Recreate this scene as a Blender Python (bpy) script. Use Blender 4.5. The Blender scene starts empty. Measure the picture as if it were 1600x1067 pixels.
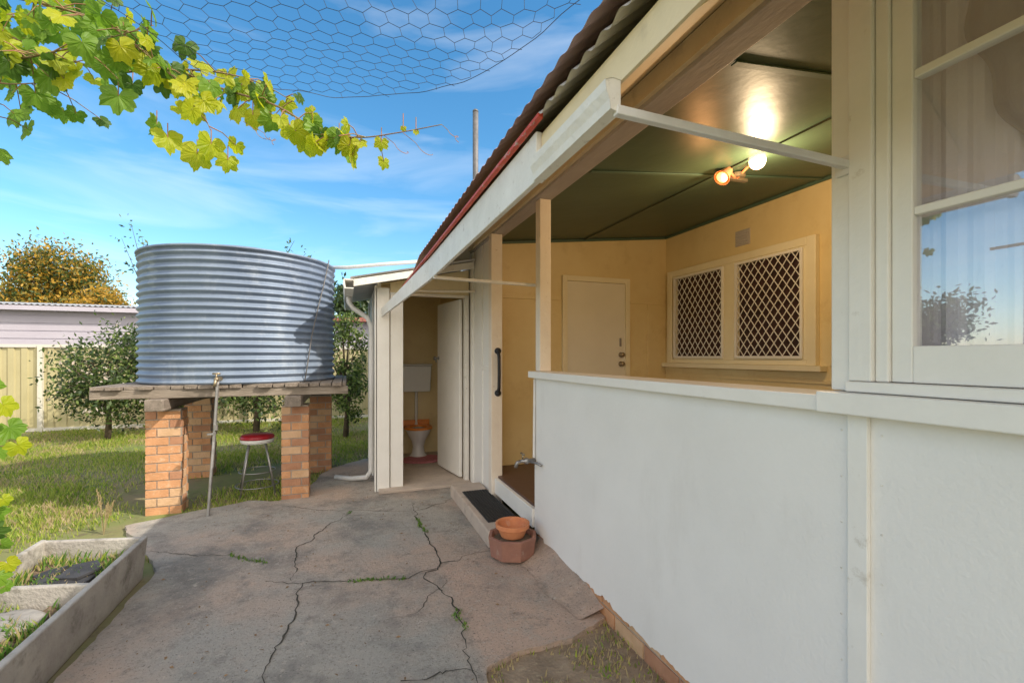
import bpy, math, random
from mathutils import Vector, Matrix, noise, Euler
random.seed(7)
R = math.radians
scene = bpy.context.scene
COL = scene.collection
TH = R(19.84); S = math.sin(TH); K = math.cos(TH); F = 715.0; H = 1.4
def at(px, py, d):
    u = (px-800)/F*d
    return Vector((u*K+d*S, -u*S+d*K, H-(py-557)/F*d))
def G(px, py, z=0.0):
    return at(px, py, F*(H-z)/(py-557))
# ------------------------------------------------------------ materials
def newmat(name):
    m = bpy.data.materials.new(name); m.use_nodes = True
    nt = m.node_tree; b = nt.nodes['Principled BSDF']
    return m, nt, b
def mat(name, c1, c2=None, scale=6, rough=.7, bump=.15, bscale=60, metal=0, c3=None, s3=30, t3=(.6, .75), stretch=(1, 1, 1), spec=None, bdist=.01, r1=(.35, .65), s3v=None):
    m, nt, b = newmat(name); N = nt.nodes; L = nt.links
    b.inputs['Roughness'].default_value = rough; b.inputs['Metallic'].default_value = metal
    if spec is not None: b.inputs['Specular IOR Level'].default_value = spec
    tc = N.new('ShaderNodeTexCoord'); mp = N.new('ShaderNodeMapping'); mp.inputs['Scale'].default_value = stretch
    L.new(tc.outputs['Object'], mp.inputs[0])
    if c2 is None: c2 = tuple(x*.85 for x in c1)
    n = N.new('ShaderNodeTexNoise'); n.inputs['Scale'].default_value = scale; n.inputs['Detail'].default_value = 6; n.inputs['Roughness'].default_value = .62
    L.new(mp.outputs[0], n.inputs['Vector'])
    r = N.new('ShaderNodeValToRGB'); r.color_ramp.elements[0].position = r1[0]; r.color_ramp.elements[1].position = r1[1]
    r.color_ramp.elements[0].color = (*c1, 1); r.color_ramp.elements[1].color = (*c2, 1)
    L.new(n.outputs['Fac'], r.inputs[0]); out = r.outputs[0]
    if c3:
        n3 = N.new('ShaderNodeTexNoise'); n3.inputs['Scale'].default_value = s3; n3.inputs['Detail'].default_value = 8; n3.inputs['Roughness'].default_value = .7
        if s3v:
            m3 = N.new('ShaderNodeMapping'); m3.inputs['Scale'].default_value = s3v; L.new(tc.outputs['Object'], m3.inputs[0]); L.new(m3.outputs[0], n3.inputs['Vector'])
        else: L.new(mp.outputs[0], n3.inputs['Vector'])
        r3 = N.new('ShaderNodeValToRGB'); r3.color_ramp.elements[0].position = t3[0]; r3.color_ramp.elements[1].position = t3[1]
        L.new(n3.outputs['Fac'], r3.inputs[0])
        mx = N.new('ShaderNodeMix'); mx.data_type = 'RGBA'; L.new(r3.outputs[0], mx.inputs[0]); L.new(out, mx.inputs[6]); mx.inputs[7].default_value = (*c3, 1)
        out = mx.outputs[2]
    L.new(out, b.inputs['Base Color'])
    if bump:
        nb = N.new('ShaderNodeTexNoise'); nb.inputs['Scale'].default_value = bscale; nb.inputs['Detail'].default_value = 5
        L.new(mp.outputs[0], nb.inputs['Vector'])
        bp = N.new('ShaderNodeBump'); bp.inputs['Strength'].default_value = bump; bp.inputs['Distance'].default_value = bdist
        L.new(nb.outputs['Fac'], bp.inputs['Height']); L.new(bp.outputs[0], b.inputs['Normal'])
    return m
def leafmat(name, c1, c2, trans=.45, scale=3, tv=1.5):
    m = mat(name, c1, c2, scale, .5, 0)
    nt = m.node_tree; b = nt.nodes['Principled BSDF']; out = nt.nodes['Material Output']
    t = nt.nodes.new('ShaderNodeBsdfTranslucent'); mx = nt.nodes.new('ShaderNodeMixShader'); mx.inputs[0].default_value = trans
    src = b.inputs['Base Color'].links[0].from_socket
    hs = nt.nodes.new('ShaderNodeHueSaturation'); hs.inputs['Value'].default_value = tv
    nt.links.new(src, hs.inputs['Color']); nt.links.new(hs.outputs[0], t.inputs[0])
    nt.links.new(b.outputs[0], mx.inputs[1]); nt.links.new(t.outputs[0], mx.inputs[2]); nt.links.new(mx.outputs[0], out.inputs[0])
    return m
M = {}
M['fibro'] = mat('painted_sheet', (.84, .82, .78), (.79, .77, .73), 1.6, .62, .18, 80, c3=(.70, .67, .62), s3=3.2, t3=(.56, .9), s3v=(1, 1, .3))
M['white'] = mat('white_gloss_paint', (.86, .84, .79), (.81, .79, .74), 5, .38, .15, 45, c3=(.58, .53, .45), s3=14, t3=(.64, .78))
M['oldwhite'] = mat('worn_white_paint', (.82, .79, .73), (.73, .70, .64), 7, .55, .3, 60, c3=(.42, .36, .29), s3=20, t3=(.59, .71))
M['cream'] = mat('cream_paint', (.80, .65, .35), (.74, .58, .29), 2.5, .45, .1, 50, c3=(.64, .48, .23), s3=4, t3=(.55, .8))
M['creamtrim'] = mat('cream_trim_paint', (.86, .78, .56), (.82, .73, .5), 4, .4, .08, 50)
M['peach'] = mat('offwhite_post_paint', (.84, .77, .67), (.78, .70, .6), 6, .5, .2, 50, c3=(.55, .43, .33), s3=20, t3=(.62, .74))
M['beam'] = mat('taupe_beam_paint', (.50, .46, .42), (.42, .38, .35), 8, .6, .25, 40, stretch=(1, .3, 1))
M['green'] = mat('green_ceiling_gloss', (.07, .112, .065), (.055, .092, .055), 1.5, .42, .2, 5, bdist=.02, spec=.35)
M['greentrim'] = mat('green_trim', (.085, .15, .10), (.07, .12, .08), 4, .5, .05)
M['soffit'] = mat('ochre_soffit', (.82, .69, .45), (.75, .61, .38), 3, .6, .15, 50, c3=(.52, .41, .26), s3=7, t3=(.58, .8))
M['roof'] = mat('faded_red_brown_roof', (.70, .49, .43), (.58, .39, .34), 5, .6, .2, 50, c3=(.42, .27, .23), s3=9, t3=(.58, .78))
M['galv'] = mat('galvanised_sheet', (.72, .70, .66), (.58, .57, .55), 5, .5, .1, 40, metal=.1, c3=(.45, .3, .22), s3=14, t3=(.6, .72))
M['red'] = mat('red_edge_paint', (.66, .09, .05), (.54, .07, .04), 10, .5, .2, c3=(.6, .42, .37), s3=16, t3=(.58, .68))
M['redroof'] = mat('dull_red_roof', (.34, .12, .09), (.28, .1, .08), 6, .6, .1)
M['tank'] = mat('weathered_galvanised_tank', (.25, .31, .40), (.18, .23, .32), 2.2, .58, .12, 40, metal=.35, c3=(.37, .42, .48), s3=6, t3=(.52, .8), stretch=(1, 1, .35))
M['timber'] = mat('weathered_timber', (.28, .23, .19), (.17, .14, .11), 9, .85, .6, 50, c3=(.38, .32, .27), s3=20, t3=(.55, .7), stretch=(3, .4, 3))
M['timberx'] = mat('weathered_timber_beam', (.3, .25, .2), (.17, .14, .11), 9, .85, .6, 50, c3=(.4, .35, .3), s3=20, t3=(.55, .7), stretch=(.4, 3, 3))
M['brick1'] = mat('orange_brick', (.62, .32, .16), (.5, .25, .12), 9, .9, .5, 70, c3=(.62, .43, .28), s3=26, t3=(.55, .7))
M['brick2'] = mat('brown_brick', (.46, .24, .14), (.37, .18, .1), 9, .9, .5, 70)
M['brick3'] = mat('buff_brick', (.64, .42, .26), (.54, .34, .19), 9, .9, .5, 70)
M['mortar'] = mat('mortar', (.42, .36, .3), (.33, .28, .23), 20, .95, .5, 90)
M['steel'] = mat('dull_steel', (.42, .41, .4), (.3, .29, .28), 12, .45, .1, metal=.8)
M['dark_steel'] = mat('dark_steel_pipe', (.2, .19, .19), (.13, .13, .13), 12, .6, .1, metal=.4)
M['brass'] = mat('dull_brass', (.42, .33, .2), (.28, .24, .18), 20, .4, .1, metal=.8)
M['black'] = mat('black_rubber', (.018, .018, .02), (.03, .03, .032), 30, .6, .3, 120)
M['conc'] = mat('aged_concrete_tub', (.46, .43, .38), (.34, .31, .28), 5, .92, .6, 60, c3=(.15, .14, .11), s3=6, t3=(.53, .7))
M['stepc'] = mat('step_concrete', (.54, .45, .37), (.44, .36, .3), 6, .92, .5, 70, c3=(.28, .24, .2), s3=10, t3=(.57, .77))
M['terra'] = mat('terracotta', (.66, .26, .11), (.56, .2, .09), 12, .8, .2, 60, c3=(.6, .4, .28), s3=15, t3=(.6, .75))
M['redclay'] = mat('dusty_red_clay', (.34, .165, .115), (.27, .13, .095), 9, .9, .3, 60, c3=(.4, .3, .24), s3=14, t3=(.58, .74))
M['soil'] = mat('soil', (.10, .07, .045), (.18, .13, .085), 14, .98, .9, 50)
M['dirt'] = mat('dry_dirt', (.32, .24, .165), (.21, .155, .105), 9, .98, .9, 60, c3=(.4, .33, .22), s3=30, t3=(.55, .7))
M['slate'] = mat('slate', (.028, .028, .032), (.055, .055, .06), 12, .8, .5, 40)
M['stone'] = mat('pale_stone', (.36, .34, .31), (.24, .22, .2), 9, .9, .6, 40, c3=(.14, .13, .1), s3=14, t3=(.55, .7))
M['fence'] = mat('tan_steel_fence', (.47, .42, .24), (.43, .38, .21), 3, .45, .05)
M['fencepost'] = mat('pale_fence_post', (.66, .64, .56), (.6, .57, .5), 3, .5, .05)
M['shed'] = mat('grey_mauve_cladding', (.50, .47, .54), (.45, .42, .49), 1.5, .6, .1)
M['shedroof'] = mat('pale_corrugated_roof', (.5, .49, .47), (.38, .36, .34), 6, .5, .1, metal=.2)
M['ceramic'] = mat('white_ceramic', (.82, .82, .8), (.78, .78, .76), 4, .12, 0)
M['orange'] = mat('orange_toilet_seat', (.85, .3, .06), (.8, .26, .05), 8, .35, 0)
M['pink'] = mat('pink_bath_mat', (.6, .22, .25), (.48, .16, .18), 30, .95, .8, 150)
M['redvinyl'] = mat('red_vinyl', (.45, .02, .03), (.36, .02, .03), 10, .35, .1)
M['floorwood'] = mat('dark_porch_floor', (.12, .06, .045), (.08, .04, .03), 6, .4, .2, 40, stretch=(1, 8, 1))
M['curtain'] = mat('grey_curtain', (.40, .38, .40), (.34, .32, .34), 3, .9, .2, 100)
M['netcurtain'] = mat('lilac_net_curtain', (.84, .82, .90), (.80, .78, .86), 3, .9, .2, 100)
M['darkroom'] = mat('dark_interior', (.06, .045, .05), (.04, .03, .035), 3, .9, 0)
M['redblind'] = mat('dark_red_blind', (.06, .022, .02), (.03, .014, .014), 4, .6, .1, stretch=(1, 1, 8))
M['pvc'] = mat('white_pipe', (.76, .75, .73), (.66, .65, .63), 8, .4, .05)
M['bark'] = mat('bark', (.14, .1, .07), (.08, .06, .04), 14, .95, .8, 40)
M['stem'] = mat('vine_stem', (.26, .15, .08), (.2, .17, .07), 14, .8, .4, 80)
M['tendril'] = mat('reddish_tendril', (.35, .14, .08), (.25, .2, .08), 14, .6, 0)
M['wire'] = mat('galvanised_wire', (.12, .13, .15), (.07, .08, .1), 14, .4, 0, metal=.7)
M['crack'] = mat('dark_crack', (.05, .045, .035), (.08, .07, .055), 20, 1, .3)
M['tread'] = mat('door_paint', (.82, .77, .64), (.78, .73, .6), 3, .4, .05)
M['lf_dark'] = leafmat('vine_leaf_dark', (.06, .13, .015), (.10, .19, .025), .5, 8)
M['lf_mid'] = leafmat('vine_leaf_green', (.14, .27, .02), (.21, .35, .03), .5, 8)
M['lf_yel'] = leafmat('vine_leaf_yellow', (.36, .44, .015), (.50, .50, .02), .55, 8)
M['sh_dark'] = leafmat('shrub_leaf_dark', (.03, .055, .018), (.045, .075, .025), .2)
M['sh_mid'] = leafmat('shrub_leaf_green', (.06, .105, .025), (.09, .14, .035), .3)
M['sh_lite'] = leafmat('shrub_leaf_light', (.15, .22, .045), (.21, .27, .065), .35)
M['sh_pale'] = mat('pale_blossom', (.45, .42, .36), (.5, .4, .33), 8, .8, 0)
M['au_org'] = leafmat('autumn_leaf_gold', (.48, .27, .03), (.54, .34, .05), .35)
M['au_dk'] = leafmat('autumn_leaf_olive', (.20, .17, .03), (.28, .22, .04), .3)
M['gr1'] = leafmat('grass_blade_green', (.15, .25, .03), (.22, .31, .04), .35)
M['gr2'] = leafmat('grass_blade_light', (.33, .41, .06), (.39, .43, .08), .35)
M['gr3'] = leafmat('grass_blade_dry', (.42, .33, .17), (.48, .39, .22), .3)
M['gr4'] = leafmat('weed_leaf', (.09, .2, .03), (.13, .25, .04), .3)
M['litter'] = mat('dry_leaf_litter', (.3, .19, .09), (.2, .12, .06), 8, .9, 0)
M['ground'] = mat('lawn_soil', (.16, .21, .05), (.25, .19, .11), 1.1, .98, .7, 30, c3=(.11, .08, .055), s3=5, t3=(.54, .72))
def slabmat():
    m, nt, b = newmat('cracked_pink_grey_concrete'); N = nt.nodes; L = nt.links
    b.inputs['Roughness'].default_value = .9
    tc = N.new('ShaderNodeTexCoord')
    def nz(sc, det=7, ro=.65, w=0):
        n = N.new('ShaderNodeTexNoise'); n.inputs['Scale'].default_value = sc; n.inputs['Detail'].default_value = det; n.inputs['Roughness'].default_value = ro
        mp = N.new('ShaderNodeMapping'); mp.inputs['Location'].default_value = (w, w*.7, 0); L.new(tc.outputs['Object'], mp.inputs[0]); L.new(mp.outputs[0], n.inputs[0]); return n
    def ramp(n, a, bb, hi=1.0):
        r = N.new('ShaderNodeMapRange'); r.inputs[1].default_value = a; r.inputs[2].default_value = bb; r.inputs[4].default_value = hi; L.new(n.outputs['Fac'], r.inputs[0]); return r
    def mix(f, a, bcol):
        x = N.new('ShaderNodeMix'); x.data_type = 'RGBA'
        L.new(f.outputs[0], x.inputs[0])
        if isinstance(a, tuple): x.inputs[6].default_value = (*a, 1)
        else: L.new(a.outputs[2], x.inputs[6])
        x.inputs[7].default_value = (*bcol, 1); return x
    a = mix(ramp(nz(.9, 5, .6, 3), .45, .6), (.44, .41, .36), (.55, .42, .33))
    # the separately poured pinkish slab beside the wall
    sp_ = N.new('ShaderNodeSeparateXYZ'); L.new(tc.outputs['Object'], sp_.inputs[0])
    rx = N.new('ShaderNodeMapRange'); rx.inputs[1].default_value = .54; rx.inputs[2].default_value = .60; L.new(sp_.outputs['X'], rx.inputs[0])
    ry = N.new('ShaderNodeMapRange'); ry.inputs[1].default_value = 3.02; ry.inputs[2].default_value = 2.94; L.new(sp_.outputs['Y'], ry.inputs[0])
    mu = N.new('ShaderNodeMath'); mu.operation = 'MULTIPLY'; L.new(rx.outputs[0], mu.inputs[0]); L.new(ry.outputs[0], mu.inputs[1])
    inv = N.new('ShaderNodeMath'); inv.operation = 'SUBTRACT'; inv.inputs[0].default_value = 1; 
    m8 = N.new('ShaderNodeMath'); m8.operation = 'MULTIPLY'; m8.inputs[1].default_value = .55; L.new(mu.outputs[0], m8.inputs[0]); L.new(m8.outputs[0], inv.inputs[1])
    a = mix(mu, a, (.60, .43, .33))
    d1 = ramp(nz(1.4, 9, .74, 9), .47, .62, .85); mm = N.new('ShaderNodeMath'); mm.operation = 'MULTIPLY'; L.new(d1.outputs[0], mm.inputs[0]); L.new(inv.outputs[0], mm.inputs[1])
    a = mix(mm, a, (.215, .205, .185))
    a = mix(ramp(nz(3.2, 9, .8, 2), .52, .66, .8), a, (.46, .40, .34))
    a = mix(ramp(nz(6, 8, .8, 5), .53, .68, .8), a, (.21, .19, .165))
    a = mix(ramp(nz(24, 6, .8, 1), .57, .70), a, (.60, .53, .45))
    a = mix(ramp(nz(70, 5, .85, 1), .57, .64), a, (.13, .115, .10))
    L.new(a.outputs[2], b.inputs['Base Color'])
    bp = N.new('ShaderNodeBump'); bp.inputs['Strength'].default_value = 1; bp.inputs['Distance'].default_value = .02
    L.new(nz(35, 10, .78).outputs['Fac'], bp.inputs['Height']); L.new(bp.outputs[0], b.inputs['Normal'])
    return m
M['slab'] = slabmat()
def glassmat():
    m = bpy.data.materials.new('window_glass'); m.use_nodes = True; nt = m.node_tree; nt.nodes.clear()
    o = nt.nodes.new('ShaderNodeOutputMaterial'); g = nt.nodes.new('ShaderNodeBsdfGlossy'); g.inputs['Roughness'].default_value = .01; g.inputs[0].default_value = (.95, .95, .97, 1)
    t = nt.nodes.new('ShaderNodeBsdfTransparent'); mx = nt.nodes.new('ShaderNodeMixShader'); mx.inputs[0].default_value = .14
    t.inputs[0].default_value = (.97, .97, .98, 1)
    nt.links.new(t.outputs[0], mx.inputs[1]); nt.links.new(g.outputs[0], mx.inputs[2]); nt.links.new(mx.outputs[0], o.inputs[0]); return m
M['glass'] = glassmat()
for nm, c_, e_ in (('bulb', (1, .8, .48), 14), ('bulbdim', (1, .30, .07), 3.5)):
    m, nt_, b_ = newmat('lit_'+nm); b_.inputs['Emission Color'].default_value = (*c_, 1); b_.inputs['Emission Strength'].default_value = e_; M[nm] = m
# ------------------------------------------------------------ mesh helper
class MB:
    def __init__(s): s.v = []; s.f = []; s.m = []
    def face(s, pts, mi=0):
        n = len(s.v); s.v += [tuple(p) for p in pts]; s.f.append(tuple(range(n, n+len(pts)))); s.m.append(mi); return s
    def hexa(s, c, mi=0):
        n = len(s.v); s.v += [tuple(p) for p in c]
        for q in ((0, 3, 2, 1), (4, 5, 6, 7), (0, 1, 5, 4), (1, 2, 6, 5), (2, 3, 7, 6), (3, 0, 4, 7)):
            s.f.append(tuple(n+i for i in q)); s.m.append(mi)
        return s
    def box(s, x0, x1, y0, y1, z0, z1, mi=0):
        return s.hexa([(x0, y0, z0), (x1, y0, z0), (x1, y1, z0), (x0, y1, z0), (x0, y0, z1), (x1, y0, z1), (x1, y1, z1), (x0, y1, z1)], mi)
    def obox(s, c, size, rot=(0, 0, 0), mi=0):
        m = Euler(rot).to_matrix(); c = Vector(c); a, b, d = (x/2 for x in size)
        return s.hexa([c+m@Vector(p) for p in ((-a, -b, -d), (a, -b, -d), (a, b, -d), (-a, b, -d), (-a, -b, d), (a, -b, d), (a, b, d), (-a, b, d))], mi)
    def prismY(s, poly, y0, y1, mi=0):
        n = len(poly); k = len(s.v)
        s.v += [(x, y0, z) for x, z in poly]+[(x, y1, z) for x, z in poly]
        s.f.append(tuple(range(k, k+n))); s.f.append(tuple(range(k+2*n-1, k+n-1, -1))); s.m += [mi, mi]
        for i in range(n):
            j = (i+1) % n; s.f.append((k+j, k+i, k+n+i, k+n+j)); s.m.append(mi)
        return s
    def bar(s, p, q, w, h, mi=0):
        p = Vector(p); q = Vector(q); d = (q-p).normalized(); up = Vector((0, 0, 1))
        if abs(d.z) > .95: up = Vector((0, 1, 0))
        a = d.cross(up).normalized()*w/2; b = a.cross(d).normalized()*h/2
        return s.hexa([p-a-b, p+a-b, p+a+b, p-a+b, q-a-b, q+a-b, q+a+b, q-a+b], mi)
    def tube(s, pts, r, n=8, mi=0, cap=True):
        pts = [Vector(p) for p in pts]; k = len(s.v); N_ = len(pts)
        rr = r if isinstance(r, (list, tuple)) else [r]*N_
        d0 = (pts[1]-pts[0]).normalized(); a = d0.orthogonal().normalized()
        for i, p in enumerate(pts):
            d = (pts[min(i+1, N_-1)]-pts[max(i-1, 0)]).normalized()
            a = (a-d*a.dot(d)).normalized(); b = d.cross(a)
            for j in range(n):
                t = 2*math.pi*j/n; s.v.append(tuple(p+(a*math.cos(t)+b*math.sin(t))*rr[i]))
        for i in range(N_-1):
            for j in range(n):
                s.f.append((k+i*n+j, k+i*n+(j+1) % n, k+(i+1)*n+(j+1) % n, k+(i+1)*n+j)); s.m.append(mi)
        if cap:
            s.f.append(tuple(k+j for j in reversed(range(n)))); s.f.append(tuple(k+(N_-1)*n+j for j in range(n))); s.m += [mi, mi]
        return s
    def lathe(s, prof, o, ax=(0, 0, 1), n=24, sx=1, sy=1, mi=0, fn=None, cap=True):
        o = Vector(o); ax = Vector(ax).normalized(); k = len(s.v)
        if abs(ax.z) > .999: a = Vector((1, 0, 0)); b = Vector((0, 1, 0))
        else: a = ax.orthogonal().normalized(); b = ax.cross(a)
        for (r, z) in prof:
            for j in range(n):
                t = 2*math.pi*j/n; q = r*(fn(t) if fn else 1)
                s.v.append(tuple(o+a*math.cos(t)*q*sx+b*math.sin(t)*q*sy+ax*z))
        for i in range(len(prof)-1):
            for j in range(n):
                s.f.append((k+i*n+j, k+i*n+(j+1) % n, k+(i+1)*n+(j+1) % n, k+(i+1)*n+j)); s.m.append(mi)
        if cap:
            if prof[0][0] > 1e-5: s.f.append(tuple(k+j for j in reversed(range(n)))); s.m.append(mi)
            if prof[-1][0] > 1e-5: s.f.append(tuple(k+(len(prof)-1)*n+j for j in range(n))); s.m.append(mi)
        return s
    def build(s, name, mats, parent=None, smooth=False, bevel=0):
        me = bpy.data.meshes.new(name); me.from_pydata(s.v, [], s.f)
        if not isinstance(mats, (list, tuple)): mats = [mats]
        for x in mats: me.materials.append(M[x])
        if len(mats) > 1: me.polygons.foreach_set('material_index', s.m)
        if smooth: me.polygons.foreach_set('use_smooth', [True]*len(s.f))
        me.update()
        o = bpy.data.objects.new(name, me); COL.objects.link(o)
        if parent:
            o.parent = parent
            if parent.type == 'EMPTY': o.matrix_parent_inverse = Matrix.Translation(-parent.location)
        if bevel:
            b = o.modifiers.new('bevel', 'BEVEL'); b.width = bevel; b.segments = 2; b.limit_method = 'ANGLE'
        return o
def tag(o, label, cat, group=None, kind=None):
    o['label'] = label; o['category'] = cat
    if group: o['group'] = group
    if kind: o['kind'] = kind
    return o
def thing(name, label, cat, loc=(0, 0, 0), group=None):
    o = bpy.data.objects.new(name, None); COL.objects.link(o); o.location = loc
    return tag(o, label, cat, group)
def structure(o): o['kind'] = 'structure'; return o
def inpoly(x, y, P):
    c = False; j = len(P)-1
    for i in range(len(P)):
        xi, yi = P[i]; xj, yj = P[j]
        if (yi > y) != (yj > y) and x < (xj-xi)*(y-yi)/(yj-yi)+xi: c = not c
        j = i
    return c
# ------------------------------------------------------------ ground & slab
g = MB()
g.face([(-150, -150, 0), (150, -150, 0), (150, 250, 0), (-150, 250, 0)])
structure(g.build('ground', 'ground'))
structure(MB().face([(.3, -2, .004), (1.32, -2, .004), (1.32, 2.3, .004), (.3, 2.3, .004)]).build('dirt', 'dirt'))
SL = [(-1.16, .3), (-1.14, 3.55)]
for p in ((196, 828), (262, 812), (330, 797), (390, 786), (440, 786), (480, 765), (505, 742), (540, 728), (566, 720)):
    q = G(*p); SL.append((q.x, q.y))
SL += [(.31, 6.4), (.31, 4.85), (1.28, 4.85), (1.28, 2.10), (1.02, 2.0), (.78, 2.0), (.58, 1.93), (.5, 1.6), (.52, .9), (.5, .3)]
J = []
for i in range(len(SL)):
    a = Vector(SL[i]); b = Vector(SL[(i+1) % len(SL)]); n = max(1, int((b-a).length/.05))
    for k in range(n):
        p = a.lerp(b, k/n)
        j = .04 if (p.x < 1.2) else 0
        nn = Vector((p.x*4, p.y*4, 0))
        J.append((p.x+noise.noise(nn)*j*1.3+random.uniform(-j, j)*.15, p.y+noise.noise(nn+Vector((5, 3, 1)))*j*1.3+random.uniform(-j, j)*.15))
s = MB(); s.face([(x, y, .03) for x, y in J])
for i in range(len(J)):
    a, b = J[i], J[(i+1) % len(J)]; s.face([(a[0], a[1], .0), (b[0], b[1], .0), (b[0], b[1], .03), (a[0], a[1], .03)])
slab = structure(s.build('concrete_path', 'slab'))
ck = MB()
def crack(pix, w0):
    pts = [G(x, y, .03) for x, y in pix]; P = []
    for a, b in zip(pts, pts[1:]):
        n = max(2, int((b-a).length/.03))
        for k in range(n):
            p = a.lerp(b, k/n); nn = noise.noise(p*9)*.035
            P.append(Vector((p.x+nn+random.gauss(0, .006), p.y-nn+random.gauss(0, .006), .034)))
    P.append(pts[-1]+Vector((0, 0, .004)))
    L_ = []
    for i, p in enumerate(P):
        d = (P[min(i+1, len(P)-1)]-P[max(i-1, 0)]).normalized(); nn = Vector((-d.y, d.x, 0))
        w = w0*(.3+1.3*abs(noise.noise(p*7))+.45*random.random())*(.3+.7*math.sin(math.pi*min(1, (i+1)/len(P)*.9+.1)))
        L_.append((p+nn*w, p-nn*w))
    for a, b in zip(L_, L_[1:]): ck.face([a[0], a[1], b[1], b[0]])
    return P
CR = []
for pix, w in (([(645, 786), (660, 830), (692, 880), (662, 902), (706, 935), (722, 985), (742, 1050), (748, 1100)], .0052),
               ([(410, 908), (470, 912), (560, 906), (640, 904), (692, 882), (735, 868), (772, 858)], .0045),
               ([(472, 912), (450, 975), (425, 1030), (400, 1090)], .0052),
               ([(545, 800), (512, 822), (488, 838), (462, 862), (465, 890), (455, 908)], .004),
               ([(235, 862), (300, 868), (360, 868), (415, 880)], .003),
               ([(440, 790), (500, 798), (560, 798), (648, 800)], .004),
               ([(648, 800), (700, 782), (708, 778)], .004),
               ([(700, 905), (640, 960), (600, 970)], .002),
               ([(620, 1067), (680, 1050), (745, 1050)], .0035)):
    CR.append(crack(pix, w))
ck.build('crack', 'crack', slab)
f = MB(); n = 30
rows = []
for i in range(n+1):
    y = 2.12+(3.12-2.12)*i/n; t = i/n
    w = .03+.24*math.sin(math.pi*min(1, t*.62+.2))*(.75+.3*noise.noise(Vector((y*4, 0, 0)))); h = .02+.12*max(0, math.sin(math.pi*min(1, t*.8+.05)))*(.8+.3*noise.noise(Vector((y*3, 5, 0))))
    rows.append([(1.285-w*k, y+.03*noise.noise(Vector((y*5, k, 3))), .033+h*(1-k)**1.5+.006*noise.noise(Vector((y*14, k*4, 0)))*(k < .9)) for k in (0, .15, .3, .5, .7, .85, 1)])
for a, b in zip(rows, rows[1:]):
    for j in range(6): f.face([a[j], b[j], b[j+1], a[j+1]])
f.face([rows[0][j] for j in range(7)]); f.face([rows[-1][j] for j in reversed(range(7))])
f.build('fillet', 'slab', slab, smooth=True)
# ------------------------------------------------------------ bricks
def bricks(mb, x0, x1, y0, y1, z0, z1, bl=.23, bh=.076, mj=.010):
    mb.box(x0+.006, x1-.006, y0+.006, y1-.006, z0, z1, 3)
    z = z0; r = 0
    while z+bh*.6 < z1:
        zt = min(z+bh, z1-.002)
        for yy, sgn in ((y0, 1), (y1, -1)):
            x = x0-(bl+mj)*(.5 if r % 2 else 0)
            while x < x1:
                a, b = max(x, x0), min(x+bl, x1)
                if b-a > .03:
                    j = random.uniform(-.003, .003)
                    mb.box(a, b, min(yy+j, yy+sgn*.04), max(yy+j, yy+sgn*.04), z, zt, random.choice((0, 0, 1, 2)))
                x += bl+mj
        for xx, sgn in ((x0, 1), (x1, -1)):
            y = y0+.042-(bl+mj)*(0 if r % 2 else .5)
            while y < y1-.042:
                a, b = max(y, y0+.042), min(y+bl, y1-.042)
                if b-a > .03:
                    j = random.uniform(-.002, .002)
                    mb.box(min(xx+j, xx+sgn*.04), max(xx+j, xx+sgn*.04), a, b, z, zt, random.choice((0, 0, 1, 2)))
                y += bl+mj
        z += bh+mj; r += 1
BM = ['brick1', 'brick2', 'brick3', 'mortar']
# ------------------------------------------------------------ house
ROOF = lambda x: 2.115+(x-.48)*.845
house = thing('house', 'white sheet clad house with open porch and steep low eave beside the path', 'house', (1.27, 3, 0))
w = MB(); ny = 300; ya, yb = -1.5, 3.04
prev = None
for i in range(ny+1):
    y = ya+(yb-ya)*i/ny
    zb = .118+.014*noise.noise(Vector((y*9, 0, 0)))+(.016*noise.noise(Vector((y*40, 0, 0))))
    if y > 2.0: zb += .06*max(0, noise.noise(Vector((y*6, 3, 0))))+(.03 if y > 2.88 else 0)
    cur = ((1.27, y, zb), (1.27, y, 1.25), (1.30, y, 1.25), (1.30, y, zb))
    if prev:
        for j in range(4): w.face([prev[j], cur[j], cur[(j+1) % 4], prev[(j+1) % 4]])
    prev = cur
w.face(prev)
w.box(1.30, 1.36, -1.5, 3.035, .3, 1.25)
lw = w.build('sheet_wall', 'fibro', house)
for (y0, y1) in ((.795, .845), (-.4, -.35)): MB().box(1.255, 1.2695, y0, y1, .1, 1.249).build('cover_strip', 'white', house, bevel=.002)
for y in (.87, .77):
    for k in range(9): MB().lathe([(.003, 0), (.0025, .0015), (0, .002)], (1.2695, y, .2+k*.125), (-1, 0, 0), 8).build('nail_head', 'oldwhite', house)
b = MB(); bricks(b, 1.285, 1.45, -1.5, 3.02, 0, .3); b.build('brick_plinth', BM, house)
w = MB(); w.box(1.222, 1.42, .90, 3.05, 1.25, 1.295); w.build('porch_sill', 'white', house, bevel=.004)
w = MB(); w.box(1.208, 1.42, -1.5, .898, 1.25, 1.306); w.box(1.24, 1.42, -1.5, .842, 1.308, 1.335); w.build('window_sill', 'white', house, bevel=.004)
def post(x0, x1, y0, y1, z0, z1, m): MB().box(x0, x1, y0, y1, z0, z1).build('post', m, house, bevel=.004)
post(1.275, 1.36, 2.955, 3.035, 1.297, 2.51, 'peach')
post(1.262, 1.36, .842, .893, 1.309, 2.51, 'white')
post(1.225, 1.33, 3.945, 4.03, .035, 2.51, 'peach')
w = MB(); w.box(1.25, 1.37, -1.5, 4.8, 2.512, 2.66); w.build('beam', 'beam', house, bevel=.004)
w = MB()
w.box(1.25, 1.32, .782, .840, 1.336, 2.5); w.box(1.262, 1.32, .750, .781, 1.336, 2.5)
w.box(1.25, 1.32, -.62, -.55, 1.336, 2.5); w.box(1.25, 1.32, -.55, .749, 2.36, 2.5)
w.build('window_casing', 'white', house, bevel=.004)
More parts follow.
